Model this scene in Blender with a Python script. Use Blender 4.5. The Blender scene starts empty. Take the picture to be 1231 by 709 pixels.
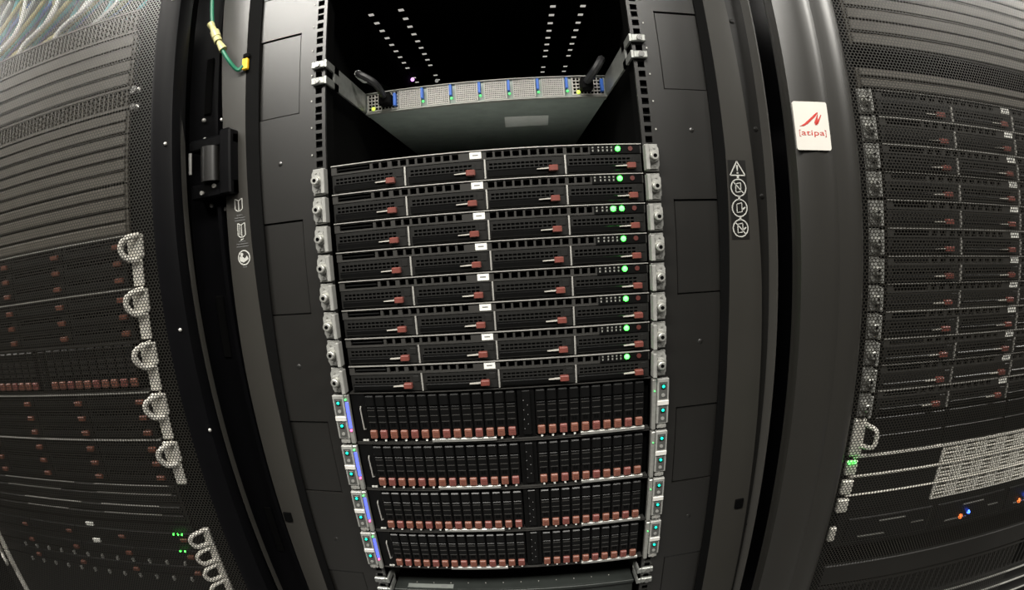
import bpy, math, random
import numpy as np
from mathutils import Matrix, Vector

random.seed(7)
scene = bpy.context.scene
COL = scene.collection
PI = math.pi
ZB = 0.85                      # height above the floor of the lowest drive shelf; rack z below is measured from there
UH = 0.04445                   # one rack unit
XS = 1.078

# ------------------------------------------------------------------ camera (wide action-camera lens)
CAM = (0.0452, -0.6813, 0.5844)
PITCH, ROLL, YAW = -0.1283, 0.0633, 0.019
FPX = 565.17
def camera():
    cx, sx = math.cos(PITCH), math.sin(PITCH)
    cy, sy = math.cos(ROLL), math.sin(ROLL)
    cz, sz = math.cos(YAW), math.sin(YAW)
    rz = Matrix(((cz, -sz, 0), (sz, cz, 0), (0, 0, 1)))
    rx = Matrix(((1, 0, 0), (0, cx, -sx), (0, sx, cx)))
    ry = Matrix(((cy, 0, sy), (0, 1, 0), (-sy, 0, cy)))
    r = rz @ rx @ ry
    right, fwd, up = r.col[0], r.col[1], r.col[2]
    cd = bpy.data.cameras.new('camera')
    cd.type = 'PANO'
    cd.panorama_type = 'FISHEYE_LENS_POLYNOMIAL'
    cd.sensor_fit = 'HORIZONTAL'
    cd.sensor_width = 36.0
    cd.fisheye_fov = PI
    cd.fisheye_polynomial_k0 = 0.0
    cd.fisheye_polynomial_k1 = -(1231 / 36.0) / FPX
    cd.fisheye_polynomial_k2 = 0.0
    cd.fisheye_polynomial_k3 = 0.0
    cd.fisheye_polynomial_k4 = 0.0
    cd.clip_start = 0.01
    co = bpy.data.objects.new('camera', cd)
    m = Matrix.Identity(4)
    for i in range(3):
        m[i][0] = right[i]; m[i][1] = up[i]; m[i][2] = -fwd[i]
        m[i][3] = CAM[i] + (ZB if i == 2 else 0)
    co.matrix_world = m
    COL.objects.link(co)
    scene.camera = co
camera()

# ------------------------------------------------------------------ world, lights, exposure
world = bpy.data.worlds.new('world')
scene.world = world
world.use_nodes = True
world.node_tree.nodes['Background'].inputs[0].default_value = (0.9, 0.95, 1.0, 1)
world.node_tree.nodes['Background'].inputs[1].default_value = 0.006
scene.view_settings.view_transform = 'Standard'
scene.view_settings.look = 'None'
scene.view_settings.gamma = 1.0
scene.view_settings.use_curve_mapping = False
scene.view_settings.exposure = -0.35

def area(name, loc, rot, sx, sy, power, col):
    l = bpy.data.lights.new(name, 'AREA')
    l.shape = 'RECTANGLE'; l.size = sx; l.size_y = sy
    l.energy = power; l.color = col
    o = bpy.data.objects.new(name, l)
    o.location = loc; o.rotation_euler = rot
    COL.objects.link(o)
    return o
CEIL = 2.6
area('aisle_lamp', (-0.35, -1.05, CEIL - 0.03), (0, 0, 0), 1.6, 0.45, 110, (1.0, 0.965, 0.895))
area('aisle_lamp', (1.7, -1.05, CEIL - 0.03), (0, 0, 0), 1.2, 0.45, 100, (1.0, 0.965, 0.895))
area('aisle_lamp', (-2.2, -1.05, CEIL - 0.03), (0, 0, 0), 1.2, 0.45, 75, (1.0, 0.965, 0.895))

# ------------------------------------------------------------------ materials
MATS = {}
def mat(name, col, rough=0.5, metal=0.0, var=0.08, scale=60.0, spec=0.5, bump=0.0, coat=0.0):
    m = bpy.data.materials.new(name); m.use_nodes = True
    nt = m.node_tree; N = nt.nodes; L = nt.links
    b = N['Principled BSDF']
    b.inputs['Roughness'].default_value = rough
    b.inputs['Metallic'].default_value = metal
    b.inputs['Specular IOR Level'].default_value = spec
    if coat: b.inputs['Coat Weight'].default_value = coat
    tc = N.new('ShaderNodeTexCoord')
    no = N.new('ShaderNodeTexNoise'); no.inputs['Scale'].default_value = scale; no.inputs['Detail'].default_value = 4
    L.new(tc.outputs['Object'], no.inputs['Vector'])
    rp = N.new('ShaderNodeValToRGB')
    e = rp.color_ramp.elements
    e[0].position = 0.3; e[1].position = 0.7
    e[0].color = tuple(c * (1 - var) for c in col) + (1,)
    e[1].color = tuple(min(1, c * (1 + var)) for c in col) + (1,)
    L.new(no.outputs['Fac'], rp.inputs['Fac'])
    L.new(rp.outputs['Color'], b.inputs['Base Color'])
    if bump:
        bp = N.new('ShaderNodeBump'); bp.inputs['Strength'].default_value = bump; bp.inputs['Distance'].default_value = 0.0004
        n2 = N.new('ShaderNodeTexNoise'); n2.inputs['Scale'].default_value = 900
        L.new(tc.outputs['Object'], n2.inputs['Vector'])
        L.new(n2.outputs['Fac'], bp.inputs['Height']); L.new(bp.outputs['Normal'], b.inputs['Normal'])
    MATS[name] = m
    return m
def emit(name, col, s):
    m = bpy.data.materials.new(name); m.use_nodes = True
    b = m.node_tree.nodes['Principled BSDF']
    b.inputs['Base Color'].default_value = col + (1,)
    b.inputs['Emission Color'].default_value = col + (1,)
    b.inputs['Emission Strength'].default_value = s
    MATS[name] = m
    return m
M = MATS
mat('frame_paint', (0.0075, 0.0072, 0.0065), 0.38, 0.0, 0.06, 14, spec=0.6, bump=0.15)
mat('strip_paint', (0.027, 0.0255, 0.0222), 0.35, 0.0, 0.05, 10, spec=0.9, bump=0.15)
mat('panel_paint', (0.0085, 0.0080, 0.0071), 0.37, 0.0, 0.06, 12, spec=0.9, bump=0.15)
mat('gloss_black', (0.0018, 0.0018, 0.0022), 0.40, 0.0, 0.1, 30, spec=0.10)
mat('matt_black', (0.0022, 0.0022, 0.0022), 0.75, 0.0, 0.1, 30, spec=0.08)
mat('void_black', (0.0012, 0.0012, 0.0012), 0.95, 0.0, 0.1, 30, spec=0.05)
mat('server_black', (0.0035, 0.0035, 0.0035), 0.30, 0.0, 0.1, 80, spec=0.22)
mat('bezel_grey', (0.034, 0.033, 0.031), 0.35, 0.1, 0.1, 120, spec=0.3)
mat('tray_black', (0.0025, 0.0025, 0.0025), 0.28, 0.0, 0.1, 80, spec=0.25)
mat('edge_metal', (0.46, 0.45, 0.42), 0.4, 0.6, 0.1, 120)
mat('zinc', (0.46, 0.46, 0.43), 0.42, 0.75, 0.12, 140)
mat('ear_grey', (0.27, 0.27, 0.255), 0.42, 0.2, 0.10, 90)
mat('ear_panel', (0.065, 0.066, 0.062), 0.45, 0.1, 0.15, 160)
mat('steel', (0.62, 0.62, 0.60), 0.25, 1.0, 0.06, 140)
mat('red_latch', (0.125, 0.034, 0.026), 0.42, 0.0, 0.15, 90)
mat('orange_latch', (0.150, 0.058, 0.038), 0.45, 0.0, 0.22, 25)
mat('orange_dark', (0.07, 0.022, 0.016), 0.5, 0.0, 0.2, 40)
mat('label_white', (0.62, 0.62, 0.58), 0.55, 0.0, 0.03, 40)
mat('label_grey', (0.60, 0.62, 0.60), 0.6, 0.0, 0.06, 60)
mat('print_grey', (0.12, 0.12, 0.12), 0.7, 0.0, 0.1, 60)
mat('mark_grey', (0.16, 0.16, 0.145), 0.6, 0.0, 0.2, 200)
mat('print_white', (0.42, 0.42, 0.39), 0.6, 0.0, 0.05, 60)
mat('switch_body', (0.26, 0.30, 0.275), 0.5, 0.3, 0.10, 30)
mat('tray_grey', (0.013, 0.0128, 0.0122), 0.34, 0.0, 0.1, 120, spec=0.3)
mat('label_dim', (0.13, 0.14, 0.13), 0.6, 0.0, 0.06, 60)
mat('band_pale', (0.55, 0.54, 0.51), 0.45, 0.1, 0.06, 60)
mat('trim_grey', (0.050, 0.048, 0.044), 0.4, 0.0, 0.05, 10)
mat('door_paint', (0.0125, 0.0118, 0.0102), 0.38, 0.0, 0.05, 10, spec=0.55, bump=0.1)
mat('switch_shaded', (0.020, 0.023, 0.021), 0.45, 0.2, 0.1, 30)  # darkened copy of the switch metal, shade at the bottom put into the colour
mat('lever_pale', (0.42, 0.40, 0.36), 0.4, 0.2, 0.1, 90)
mat('bounce_zinc', (0.55, 0.56, 0.54), 0.5, 0.5, 0.1, 40)
mat('switch_edge', (0.24, 0.245, 0.225), 0.45, 0.4, 0.1, 60)
mat('fan_grey', (0.33, 0.32, 0.295), 0.5, 0.2, 0.1, 120)
mat('blue_tab', (0.02, 0.10, 0.42), 0.4, 0.0, 0.1, 60)
mat('bracket_metal', (0.36, 0.37, 0.35), 0.4, 0.75, 0.12, 90)
mat('cable_black', (0.012, 0.012, 0.013), 0.5, 0.0, 0.1, 60)
mat('cable_green', (0.010, 0.16, 0.085), 0.45, 0.0, 0.1, 60)
mat('crimp_clear', (0.55, 0.52, 0.24), 0.3, 0.0, 0.15, 60)
mat('terminal_yellow', (0.90, 0.52, 0.02), 0.4, 0.0, 0.06, 60)
mat('door_mesh', (0.0135, 0.0123, 0.0100), 0.33, 0.2, 0.12, 30, spec=0.75)
mat('blank_panel', (0.075, 0.068, 0.056), 0.5, 0.0, 0.08, 40)
mat('side_server', (0.0050, 0.0050, 0.0046), 0.45, 0.0, 0.15, 60, spec=0.2)
mat('side_ear', (0.66, 0.64, 0.58), 0.4, 0.15, 0.1, 90)
mat('side_latch', (0.085, 0.026, 0.014), 0.5, 0.0, 0.2, 60)
mat('badge_silver', (0.50, 0.48, 0.44), 0.42, 0.1, 0.03, 30)
mat('badge_red', (0.36, 0.025, 0.018), 0.45, 0.0, 0.05, 30)
mat('cable_teal', (0.02, 0.30, 0.34), 0.4, 0.0, 0.1, 60)
mat('cable_white', (0.85, 0.85, 0.82), 0.35, 0.0, 0.05, 60)
mat('cable_blue', (0.04, 0.12, 0.42), 0.4, 0.0, 0.1, 60)
mat('cable_olive', (0.42, 0.38, 0.16), 0.5, 0.0, 0.1, 60)
mat('room_white', (0.72, 0.72, 0.70), 0.8, 0.0, 0.04, 3)
mat('room_dark', (0.035, 0.034, 0.032), 0.8, 0.0, 0.1, 3)
mat('floor_tile', (0.07, 0.07, 0.07), 0.5, 0.0, 0.15, 8)
mat('button_red', (0.07, 0.016, 0.013), 0.45, 0.0, 0.1, 60)
emit('led_green', (0.05, 1.0, 0.06), 12.0)
emit('led_teal', (0.0, 0.80, 0.48), 2.0)
emit('led_blue', (0.03, 0.10, 1.0), 16.0)
emit('led_orange', (1.0, 0.22, 0.04), 1.6)
emit('led_pink', (1.0, 0.12, 0.35), 2.0)
emit('blue_bar', (0.10, 0.14, 1.0), 0.9)
emit('led_white', (1.0, 1.0, 0.92), 0.35)
emit('led_violet', (0.75, 0.3, 1.0), 3.0)
emit('lamp_panel', (1.0, 0.96, 0.88), 0.6)

# ------------------------------------------------------------------ mesh builder
class MB:
    def __init__(s): s.v = []; s.f = []; s.m = []
    def add(s, vs, fs, m=0):
        b = len(s.v); s.v.extend(vs)
        for q in fs: s.f.append(tuple(b + i for i in q)); s.m.append(m)
    def box(s, x0, x1, y0, y1, z0, z1, m=0, b=0.0):
        if x1 < x0: x0, x1 = x1, x0
        if y1 < y0: y0, y1 = y1, y0
        if z1 < z0: z0, z1 = z1, z0
        if b <= 0:
            vs = [(x, y, z) for x in (x0, x1) for y in (y0, y1) for z in (z0, z1)]
            s.add(vs, [(0, 1, 3, 2), (4, 6, 7, 5), (0, 4, 5, 1), (2, 3, 7, 6), (0, 2, 6, 4), (1, 5, 7, 3)], m)
            return
        b = min(b, (x1 - x0) / 2.01, (y1 - y0) / 2.01, (z1 - z0) / 2.01)
        X = (x0, x0 + b, x1 - b, x1); Y = (y0, y0 + b, y1 - b, y1); Z = (z0, z0 + b, z1 - b, z1)
        idx = {}; vs = []
        def V(i, j, k):
            if (i, j, k) not in idx: idx[(i, j, k)] = len(vs); vs.append((X[i], Y[j], Z[k]))
            return idx[(i, j, k)]
        fs = []
        for e in (0, 3):
            fs.append((V(e, 1, 1), V(e, 1, 2), V(e, 2, 2), V(e, 2, 1)))
            fs.append((V(1, e, 1), V(2, e, 1), V(2, e, 2), V(1, e, 2)))
            fs.append((V(1, 1, e), V(1, 2, e), V(2, 2, e), V(2, 1, e)))
        n = {0: 1, 3: 2}
        for a in (0, 3):
            for c in (0, 3):
                fs.append((V(a, n[c], 1), V(a, n[c], 2), V(n[a], c, 2), V(n[a], c, 1)))
                fs.append((V(a, 1, n[c]), V(a, 2, n[c]), V(n[a], 2, c), V(n[a], 1, c)))
                fs.append((V(1, a, n[c]), V(2, a, n[c]), V(2, n[a], c), V(1, n[a], c)))
                for d in (0, 3):
                    fs.append((V(a, n[c], n[d]), V(n[a], c, n[d]), V(n[a], n[c], d)))
        s.add(vs, fs, m)
    def prism(s, poly, y0, y1, m=0):            # polygon in x,z; extruded along y
        n = len(poly)
        vs = [(x, y0, z) for x, z in poly] + [(x, y1, z) for x, z in poly]
        fs = [tuple(range(n)), tuple(range(2 * n - 1, n - 1, -1))]
        fs += [(i, i + n, (i + 1) % n + n, (i + 1) % n) for i in range(n)]
        s.add(vs, fs, m)
    def profile(s, poly, z0, z1, m=0, lean=0.0, zl=0.0):   # polygon in x,y; extruded along z
        n = len(poly)
        vs = [(x + lean * (z0 - zl), y, z0) for x, y in poly] + [(x + lean * (z1 - zl), y, z1) for x, y in poly]
        fs = [tuple(range(n)), tuple(range(2 * n - 1, n - 1, -1))]
        fs += [(i, (i + 1) % n, (i + 1) % n + n, i + n) for i in range(n)]
        s.add(vs, fs, m)
    def cyl(s, p0, p1, r0, r1=None, n=14, m=0, caps=True):
        if r1 is None: r1 = r0
        p0 = Vector(p0); p1 = Vector(p1); d = (p1 - p0).normalized()
        a = d.orthogonal().normalized(); b = d.cross(a)
        vs = []
        for p, r in ((p0, r0), (p1, r1)):
            for i in range(n):
                t = 2 * PI * i / n
                vs.append(tuple(p + a * (r * math.cos(t)) + b * (r * math.sin(t))))
        fs = [(i, (i + 1) % n, (i + 1) % n + n, i + n) for i in range(n)]
        if caps: fs += [tuple(range(n - 1, -1, -1)), tuple(range(n, 2 * n))]
        s.add(vs, fs, m)
    def tube(s, pts, r, n=8, m=0):
        pts = [Vector(p) for p in pts]; k = len(pts); vs = []; ref = None
        for i, p in enumerate(pts):
            d = (pts[min(i + 1, k - 1)] - pts[max(i - 1, 0)]).normalized()
            if ref is None: ref = d.orthogonal().normalized()
            a = (ref - d * ref.dot(d)).normalized(); ref = a; b = d.cross(a)
            for j in range(n):
                t = 2 * PI * j / n
                vs.append(tuple(p + a * (r * math.cos(t)) + b * (r * math.sin(t))))
        fs = []
        for i in range(k - 1):
            for j in range(n):
                fs.append((i * n + j, i * n + (j + 1) % n, (i + 1) * n + (j + 1) % n, (i + 1) * n + j))
        fs += [tuple(range(n - 1, -1, -1)), tuple(range((k - 1) * n, k * n))]
        s.add(vs, fs, m)
    def ball(s, c, r, m=0, n=10, k=6, sy=1.0):
        vs = [(c[0], c[1], c[2] + r)]
        for i in range(1, k):
            t = PI * i / k
            for j in range(n):
                u = 2 * PI * j / n
                vs.append((c[0] + r * math.sin(t) * math.cos(u), c[1] + sy * r * math.sin(t) * math.sin(u), c[2] + r * math.cos(t)))
        vs.append((c[0], c[1], c[2] - r)); e = len(vs) - 1
        fs = [(0, 1 + j, 1 + (j + 1) % n) for j in range(n)]
        for i in range(k - 2):
            for j in range(n):
                a = 1 + i * n
                fs.append((a + j, a + n + j, a + n + (j + 1) % n, a + (j + 1) % n))
        a = 1 + (k - 2) * n
        fs += [(e, a + (j + 1) % n, a + j) for j in range(n)]
        s.add(vs, fs, m)
    def grid(s, xs, zs, solid, y0, y1, m=0):    # plate with rectangular holes, hole walls run back to y1
        nx, nz = len(xs) - 1, len(zs) - 1
        def sol(i, k): return 0 <= i < nx and 0 <= k < nz and solid(i, k)
        for i in range(nx):
            for k in range(nz):
                if not sol(i, k): continue
                x0, x1, z0, z1 = xs[i], xs[i + 1], zs[k], zs[k + 1]
                s.add([(x0, y0, z0), (x1, y0, z0), (x1, y0, z1), (x0, y0, z1)], [(0, 1, 2, 3)], m)
                for (di, dk, a, b) in ((-1, 0, (x0, z0), (x0, z1)), (1, 0, (x1, z1), (x1, z0)), (0, -1, (x1, z0), (x0, z0)), (0, 1, (x0, z1), (x1, z1))):
                    if not sol(i + di, k + dk):
                        s.add([(a[0], y0, a[1]), (b[0], y0, b[1]), (b[0], y1, b[1]), (a[0], y1, a[1])], [(0, 1, 2, 3)], m)
    def holes(s, x0, x1, z0, z1, hx, hz, y0, y1, m=0):      # hx, hz: lists of (lo, hi) of hole columns and rows
        xs = sorted({x0, x1} | {t for h in hx for t in h}); zs = sorted({z0, z1} | {t for h in hz for t in h})
        cx = lambda i: any(h[0] < (xs[i] + xs[i + 1]) / 2 < h[1] for h in hx)
        cz = lambda k: any(h[0] < (zs[k] + zs[k + 1]) / 2 < h[1] for h in hz)
        s.grid(xs, zs, lambda i, k: not (cx(i) and cz(k)), y0, y1, m)
    def seg(s, a, b, w, y0, y1, m=0):           # a flat printed stroke in the x,z plane
        dx, dz = b[0] - a[0], b[1] - a[1]; l = math.hypot(dx, dz) or 1e-9
        nx, nz = -dz / l * w / 2, dx / l * w / 2
        s.prism([(a[0] + nx, a[1] + nz), (b[0] + nx, b[1] + nz), (b[0] - nx, b[1] - nz), (a[0] - nx, a[1] - nz)], y0, y1, m)
    def ring(s, c, r, w, y0, y1, m=0, n=24):
        for i in range(n):
            t0, t1 = 2 * PI * i / n, 2 * PI * (i + 1) / n
            s.prism([(c[0] + q * math.cos(t), c[1] + q * math.sin(t)) for q, t in ((r, t0), (r, t1), (r - w, t1), (r - w, t0))], y0, y1, m)
    def mesh(s, name, mats):
        me = bpy.data.meshes.new(name)
        me.from_pydata(s.v, [], s.f)
        for q in mats: me.materials.append(M[q])
        if len(mats) > 1: me.polygons.foreach_set('material_index', s.m)
        me.shade_smooth(); me.set_sharp_from_angle(angle=math.radians(32))
        me.update()
        return me
    def build(s, name, mats, parent=None, loc=None, label=None):
        if isinstance(mats, str): mats = [mats]
        return put(name, s.mesh(name, mats), parent, loc, label)

def put(name, me, parent=None, loc=None, label=None):
    o = bpy.data.objects.new(name, me); COL.objects.link(o)
    if parent is not None: o.parent = parent
    if loc is not None: o.location = loc
    if label: o['label'] = label
    return o
def tag(o, label, cat, group=None):
    o['label'] = label; o['category'] = cat
    if group: o['group'] = group
    return o
def thing(name, label, cat, loc, rz=0.0, group=None):
    o = bpy.data.objects.new(name, None); COL.objects.link(o)
    o.empty_display_size = 0.05
    o.location = loc; o.rotation_euler = (0, 0, rz)
    return tag(o, label, cat, group)
KIDS = {}
def copy_tree(o, parent=None):
    c = o.copy(); COL.objects.link(c)
    if parent is not None: c.parent = parent
    for ch in [q for q in bpy.data.objects if q.parent == o]: copy_tree(ch, c)
    return c
def one(fn, *a, mats=('server_black',), name='part', **k):
    b = MB(); getattr(b, fn)(*a, **k); return b.mesh(name, list(mats))

# ------------------------------------------------------------------ the room
def structure():
    b = MB(); b.box(-4, 4, -3, 5, -0.1, 0); b.build('floor', 'floor_tile')['kind'] = 'structure'
    b = MB(); b.box(-4, 4, -3, 5, CEIL, CEIL + 0.1); b.build('ceiling', 'room_white')['kind'] = 'structure'
    b = MB(); b.box(-4, 4, 5, 5.1, 0, CEIL); b.build('wall_back', 'room_white')['kind'] = 'structure'
    b = MB(); b.box(-4.1, -4, -3, 5, 0, CEIL); b.build('wall_left', 'room_dark')['kind'] = 'structure'
    b = MB(); b.box(4, 4.1, -3, 5, 0, CEIL); b.build('wall_right', 'room_dark')['kind'] = 'structure'
    b = MB(); b.box(-4, 4, -3.1, -3, 0, CEIL); b.build('wall_front', 'room_dark')['kind'] = 'structure'
    # luminous ceiling panel over the aisle behind the racks; it shows through the holes in the rack roof
    t = thing('ceiling_light', 'long bright ceiling light behind the rack, seen through its roof holes', 'ceiling light', (0, 2.6, CEIL))
    b = MB(); b.box(-1.7, 1.7, -1.35, 1.35, -0.03, -0.012); b.build('diffuser', 'lamp_panel', t)
    b = MB()
    b.box(-1.74, 1.74, -1.39, -1.35, -0.035, 0); b.box(-1.74, 1.74, 1.35, 1.39, -0.035, 0)
    b.box(-1.74, -1.7, -1.35, 1.35, -0.035, 0); b.box(1.7, 1.74, -1.35, 1.35, -0.035, 0)
    b.build('frame', 'room_white', t)
structure()

# ------------------------------------------------------------------ the middle rack
HOLE = [0.00635, 0.022225, 0.0381]
ZBOT, ZROOF = -0.80, 1.12
def main_rack():
    r = thing('server_rack', 'open black server rack in the middle, no door in front of it', 'server rack', (0, 0, ZB))
    # mounting rails with square holes
    hz = []
    for u in range(-17, 25):
        for h in HOLE: hz.append((u * UH + h - 0.0052, u * UH + h + 0.0052))
    zr0, zr1 = -17 * UH - 0.01, 25 * UH + 0.005
    for s in (-1, 1):
        b = MB()
        c = 0.2507 * s
        b.holes(c - 0.0095, c + 0.0095, zr0, zr1, [(c - 0.0055, c + 0.0055)], hz, 0.0, 0.003)
        xe = c - 0.0095 * s
        b.box(min(xe, xe - 0.0015 * s), max(xe, xe - 0.0015 * s), 0.0, 0.005, zr0, zr1)
        b.build('mounting_rail', 'panel_paint', r)
        # unit marks beside the holes
        b = MB()
        for u in range(16, 24):
            b.box(c + s * 0.0115, c + s * 0.0135, -0.0004, 0.0, u * UH + 0.021, u * UH + 0.0235)
        b.build('unit_mark', 'print_white', r)['kind'] = 'stuff'
    b = MB()
    for s in (-1, 1):
        b.box(s * 0.2445 - 0.001, s * 0.2445 + 0.018 * (1 if s > 0 else 0) + (-0.017 if s < 0 else 0), 0.006, 0.05, zr0, zr1)
    b.build('rail_backing', 'void_black', r)
    # filler panels between rail and upright, with raised cover plates
    zl_ = [(0.806, 0.951), (0.485, 0.635), (0.165, 0.304), (-0.165, -0.02), (-0.5, -0.35)]
    zr_ = [(0.798, 0.935), (0.481, 0.626), (0.156, 0.299), (-0.165, -0.01), (-0.5, -0.35)]
    for s, pl in ((-1, zl_), (1, zr_)):
        x0, x1 = (-0.3645, -0.2855) if s < 0 else (0.2835, 0.3615)
        b = MB(); e0, e1 = (-0.374, -0.2602) if s < 0 else (0.2602, 0.366)
        b.holes(e0, e1, ZBOT, 1.035, [(x0, x1)], pl, 0.0015, 0.0105)
        p = b.build('filler_panel', 'panel_paint', r)
        for (z0, z1) in pl:
            b = MB(); q = 0.0014
            b.box(x0 + q, x1 - q, 0.0045, 0.0075, z0 + q, z1 - q, 0, 0.0012)
            b.box(x0 - 0.002, x1 + 0.002, 0.0105, 0.0125, z0 - 0.002, z1 + 0.002, 1)
            b.build('cover_plate', ['panel_paint', 'gloss_black'], p)
        for z in (0.728, 0.40, 0.06) if s < 0 else (0.733, 0.405, 0.08):
            b = MB(); b.ball((s * 0.322, 0.002, z), 0.0045, n=10, k=6, sy=0.5)
            b.build('rivet', 'panel_paint', p)
    # front uprights (the grey strips that carry the signs)
    b = MB()
    b.prism([(-0.416, ZBOT), (-0.374, ZBOT), (-0.374, 0.3), (-0.393, 1.05), (-0.394, 1.15), (-0.452, 1.15), (-0.451, 1.05), (-0.430, 0.75), (-0.428, 0.4), (-0.417, -0.1)], -0.004, 0.05)
    ul = b.build('front_upright', 'strip_paint', r)
    b = MB()
    b.prism([(0.377, ZBOT), (0.440, ZBOT), (0.441, -0.1), (0.435, 0.25), (0.430, 0.5), (0.418, 0.8), (0.412, 1.0), (0.411, 1.15), (0.3715, 1.15), (0.3725, 0.9), (0.3745, 0.7), (0.369, 0.4), (0.370, 0.2)], -0.004, 0.05)
    ur = b.build('front_upright', 'strip_paint', r)
    # channels beside the uprights; the grooves' shade is painted as flush black strips
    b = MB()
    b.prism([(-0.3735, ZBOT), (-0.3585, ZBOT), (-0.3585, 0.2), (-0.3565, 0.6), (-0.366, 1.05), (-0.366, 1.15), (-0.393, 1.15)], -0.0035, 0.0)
    b.build('groove_shade', 'matt_black', r)
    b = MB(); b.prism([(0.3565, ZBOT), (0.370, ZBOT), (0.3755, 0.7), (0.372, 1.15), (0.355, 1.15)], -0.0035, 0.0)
    b.build('groove_shade', 'matt_black', r)
    b = MB()
    b.prism([(-0.50, ZBOT), (-0.417, ZBOT), (-0.428, 0.4), (-0.452, 1.15), (-0.53, 1.15)], 0.012, 0.05)
    ch = b.build('door_channel', 'gloss_black', r)
    # inner ridge of the left channel with slots
    def lx(z): return -0.0205 * (z - 0.45)
    b = MB()
    b.profile([(-0.447, 0.012), (-0.444, -0.002), (-0.436, -0.002), (-0.434, 0.012)], ZBOT, 1.15, 0, -0.03, 0.45)
    b.build('channel_ridge', 'gloss_black', ch)
    for z in (0.90, 0.47, 0.06, -0.18):
        b = MB(); x = -0.471 + lx(z)
        b.box(x - 0.0085, x + 0.0085, 0.008, 0.012, z - 0.055, z + 0.055, 0, 0.003)
        b.build('channel_slot', 'void_black', ch)
    for (x, z) in ((-0.487, 0.836), (-0.447, 0.828), (-0.484, 0.80), (-0.471, 0.681), (-0.440, 0.671), (-0.441, 0.512), (-0.44, 0.43)):
        b = MB(); b.ball((x, 0.008, z), 0.0042, n=8, k=6); b.build('screw', 'edge_metal', ch)
    b = MB()
    b.prism([(0.440, ZBOT), (0.470, ZBOT), (0.466, 0.4), (0.456, 1.15), (0.411, 1.15), (0.435, 0.3)], 0.006, 0.05)
    ch2 = b.build('door_channel', 'frame_paint', r)
    for (x, z) in ((0.425, 0.93), (0.440, 0.74), (0.441, 0.63), (0.452, 0.03)):
        b = MB(); b.ball((x, 0.006, z), 0.0045, n=8, k=6, sy=0.6); b.build('rivet', 'frame_paint', ch2)
    b = MB()
    b.profile([(0.4500, 0.008), (0.4510, -0.018), (0.4535, -0.018), (0.4545, 0.008)], ZBOT, 1.15)
    b.build('edge_trim', 'trim_grey', ch2)
    b = MB(); b.box(0.4615, 0.535, 0.03, 0.05, ZBOT, 1.15); b.build('gap_plate', 'gloss_black', r)
    # black lever slots low on both uprights
    for x, z, u in ((-0.410, 0.107, ul), (0.419, 0.092, ur)):
        b = MB(); b.box(x - 0.0085, x + 0.0085, -0.0075, -0.003, z - 0.010, z + 0.010, 0, 0.001); b.build('latch_slot', 'void_black', u)
    # hinge
    h = MB()
    h.box(-0.498, -0.402, -0.022, 0.012, 0.774, 0.794, 0, 0.003)
    h.box(-0.494, -0.402, -0.022, 0.012, 0.690, 0.716, 0, 0.003)
    h.box(-0.425, -0.402, -0.030, 0.012, 0.690, 0.800, 0, 0.003)
    hg = h.build('hinge', 'gloss_black', r)
    b = MB(); b.cyl((-0.447, -0.024, 0.716), (-0.447, -0.024, 0.774), 0.017, n=20); b.build('hinge_knuckle', 'frame_paint', hg)
    b = MB(); b.cyl((-0.4925, -0.024, 0.735), (-0.4925, -0.024, 0.772), 0.003, n=10); b.build('hinge_pin', 'ear_grey', hg)
    for x, z in ((-0.467, 0.700), (-0.440, 0.708)):
        b = MB(); b.cyl((x, -0.018, z), (x, -0.026, z), 0.0036, n=10); b.build('hinge_bolt', 'edge_metal', hg)
    # printed signs on the uprights
    y0, y1 = -0.0046, -0.0039
    def book(cx, cz, w, h, open_):
        b = MB(); t = 0.0014
        top, bot = cz + h / 2, cz - h / 2
        b.box(cx - t / 2, cx + t / 2, y0, y1, bot + 0.0008, top - 0.0025)
        for s in (-1, 1):
            x1 = cx + s * w / 2
            b.box(x1 - t / 2, x1 + t / 2, y0, y1, bot + 0.0035, top)
            b.seg((cx + s * 0.0009, bot), (x1 - s * 0.0009, bot + 0.003), t, y0, y1)
            b.seg((cx + s * 0.0009, top - 0.0032), (x1 - s * 0.0009, top - 0.0004), t, y0, y1)
        if open_:
            b.box(cx - 0.0045, cx - 0.0035, y0, y1, bot + 0.004, top - 0.004)
            b.seg((cx - 0.003, bot - 0.004), (cx + 0.003, bot - 0.002), t, y0, y1)
        b.build('book_pictogram', 'print_white', ul)
    def lines(cx, cz, w, n):
        b = MB()
        for i in range(n):
            q = w * (0.55 if i == 0 else 1.0); x = cx - q / 2; z = cz - i * 0.0042
            while x < cx + q / 2:
                d = random.uniform(0.0012, 0.0035); b.box(x, min(x + d, cx + q / 2), y0, y1, z - 0.0007, z + 0.0007); x += d + 0.0008
        b.build('small_print', 'print_grey', ul)
    book(-0.4035, 0.672, 0.015, 0.021, False); lines(-0.4025, 0.655, 0.021, 3)
    book(-0.4005, 0.630, 0.015, 0.024, True); lines(-0.4005, 0.612, 0.024, 3)
    b = MB(); c = (-0.3995, 0.585)
    b.ring(c, 0.0125, 0.0018, y0, y1)
    b.prism([(c[0] - 0.009, c[1] - 0.005), (c[0] - 0.001, c[1] - 0.008), (c[0] + 0.009, c[1] - 0.003), (c[0] + 0.006, c[1] + 0.003), (c[0] + 0.001, c[1] - 0.002), (c[0] - 0.004, c[1] + 0.003), (c[0] - 0.009, c[1] + 0.002)], y0, y1)
    b.prism([(c[0] - 0.0045 + 0.003 * math.cos(2 * PI * i / 10), c[1] + 0.0055 + 0.003 * math.sin(2 * PI * i / 10)) for i in range(10)], y0, y1)
    b.build('reader_pictogram', 'print_white', ul); lines(-0.399, 0.570, 0.014, 1)
    # warning sign strip on the right upright
    b = MB(); b.box(0.3765, 0.4085, -0.0046, -0.004, 0.562, 0.686); sg = b.build('warning_label', 'frame_paint', ur)
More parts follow.
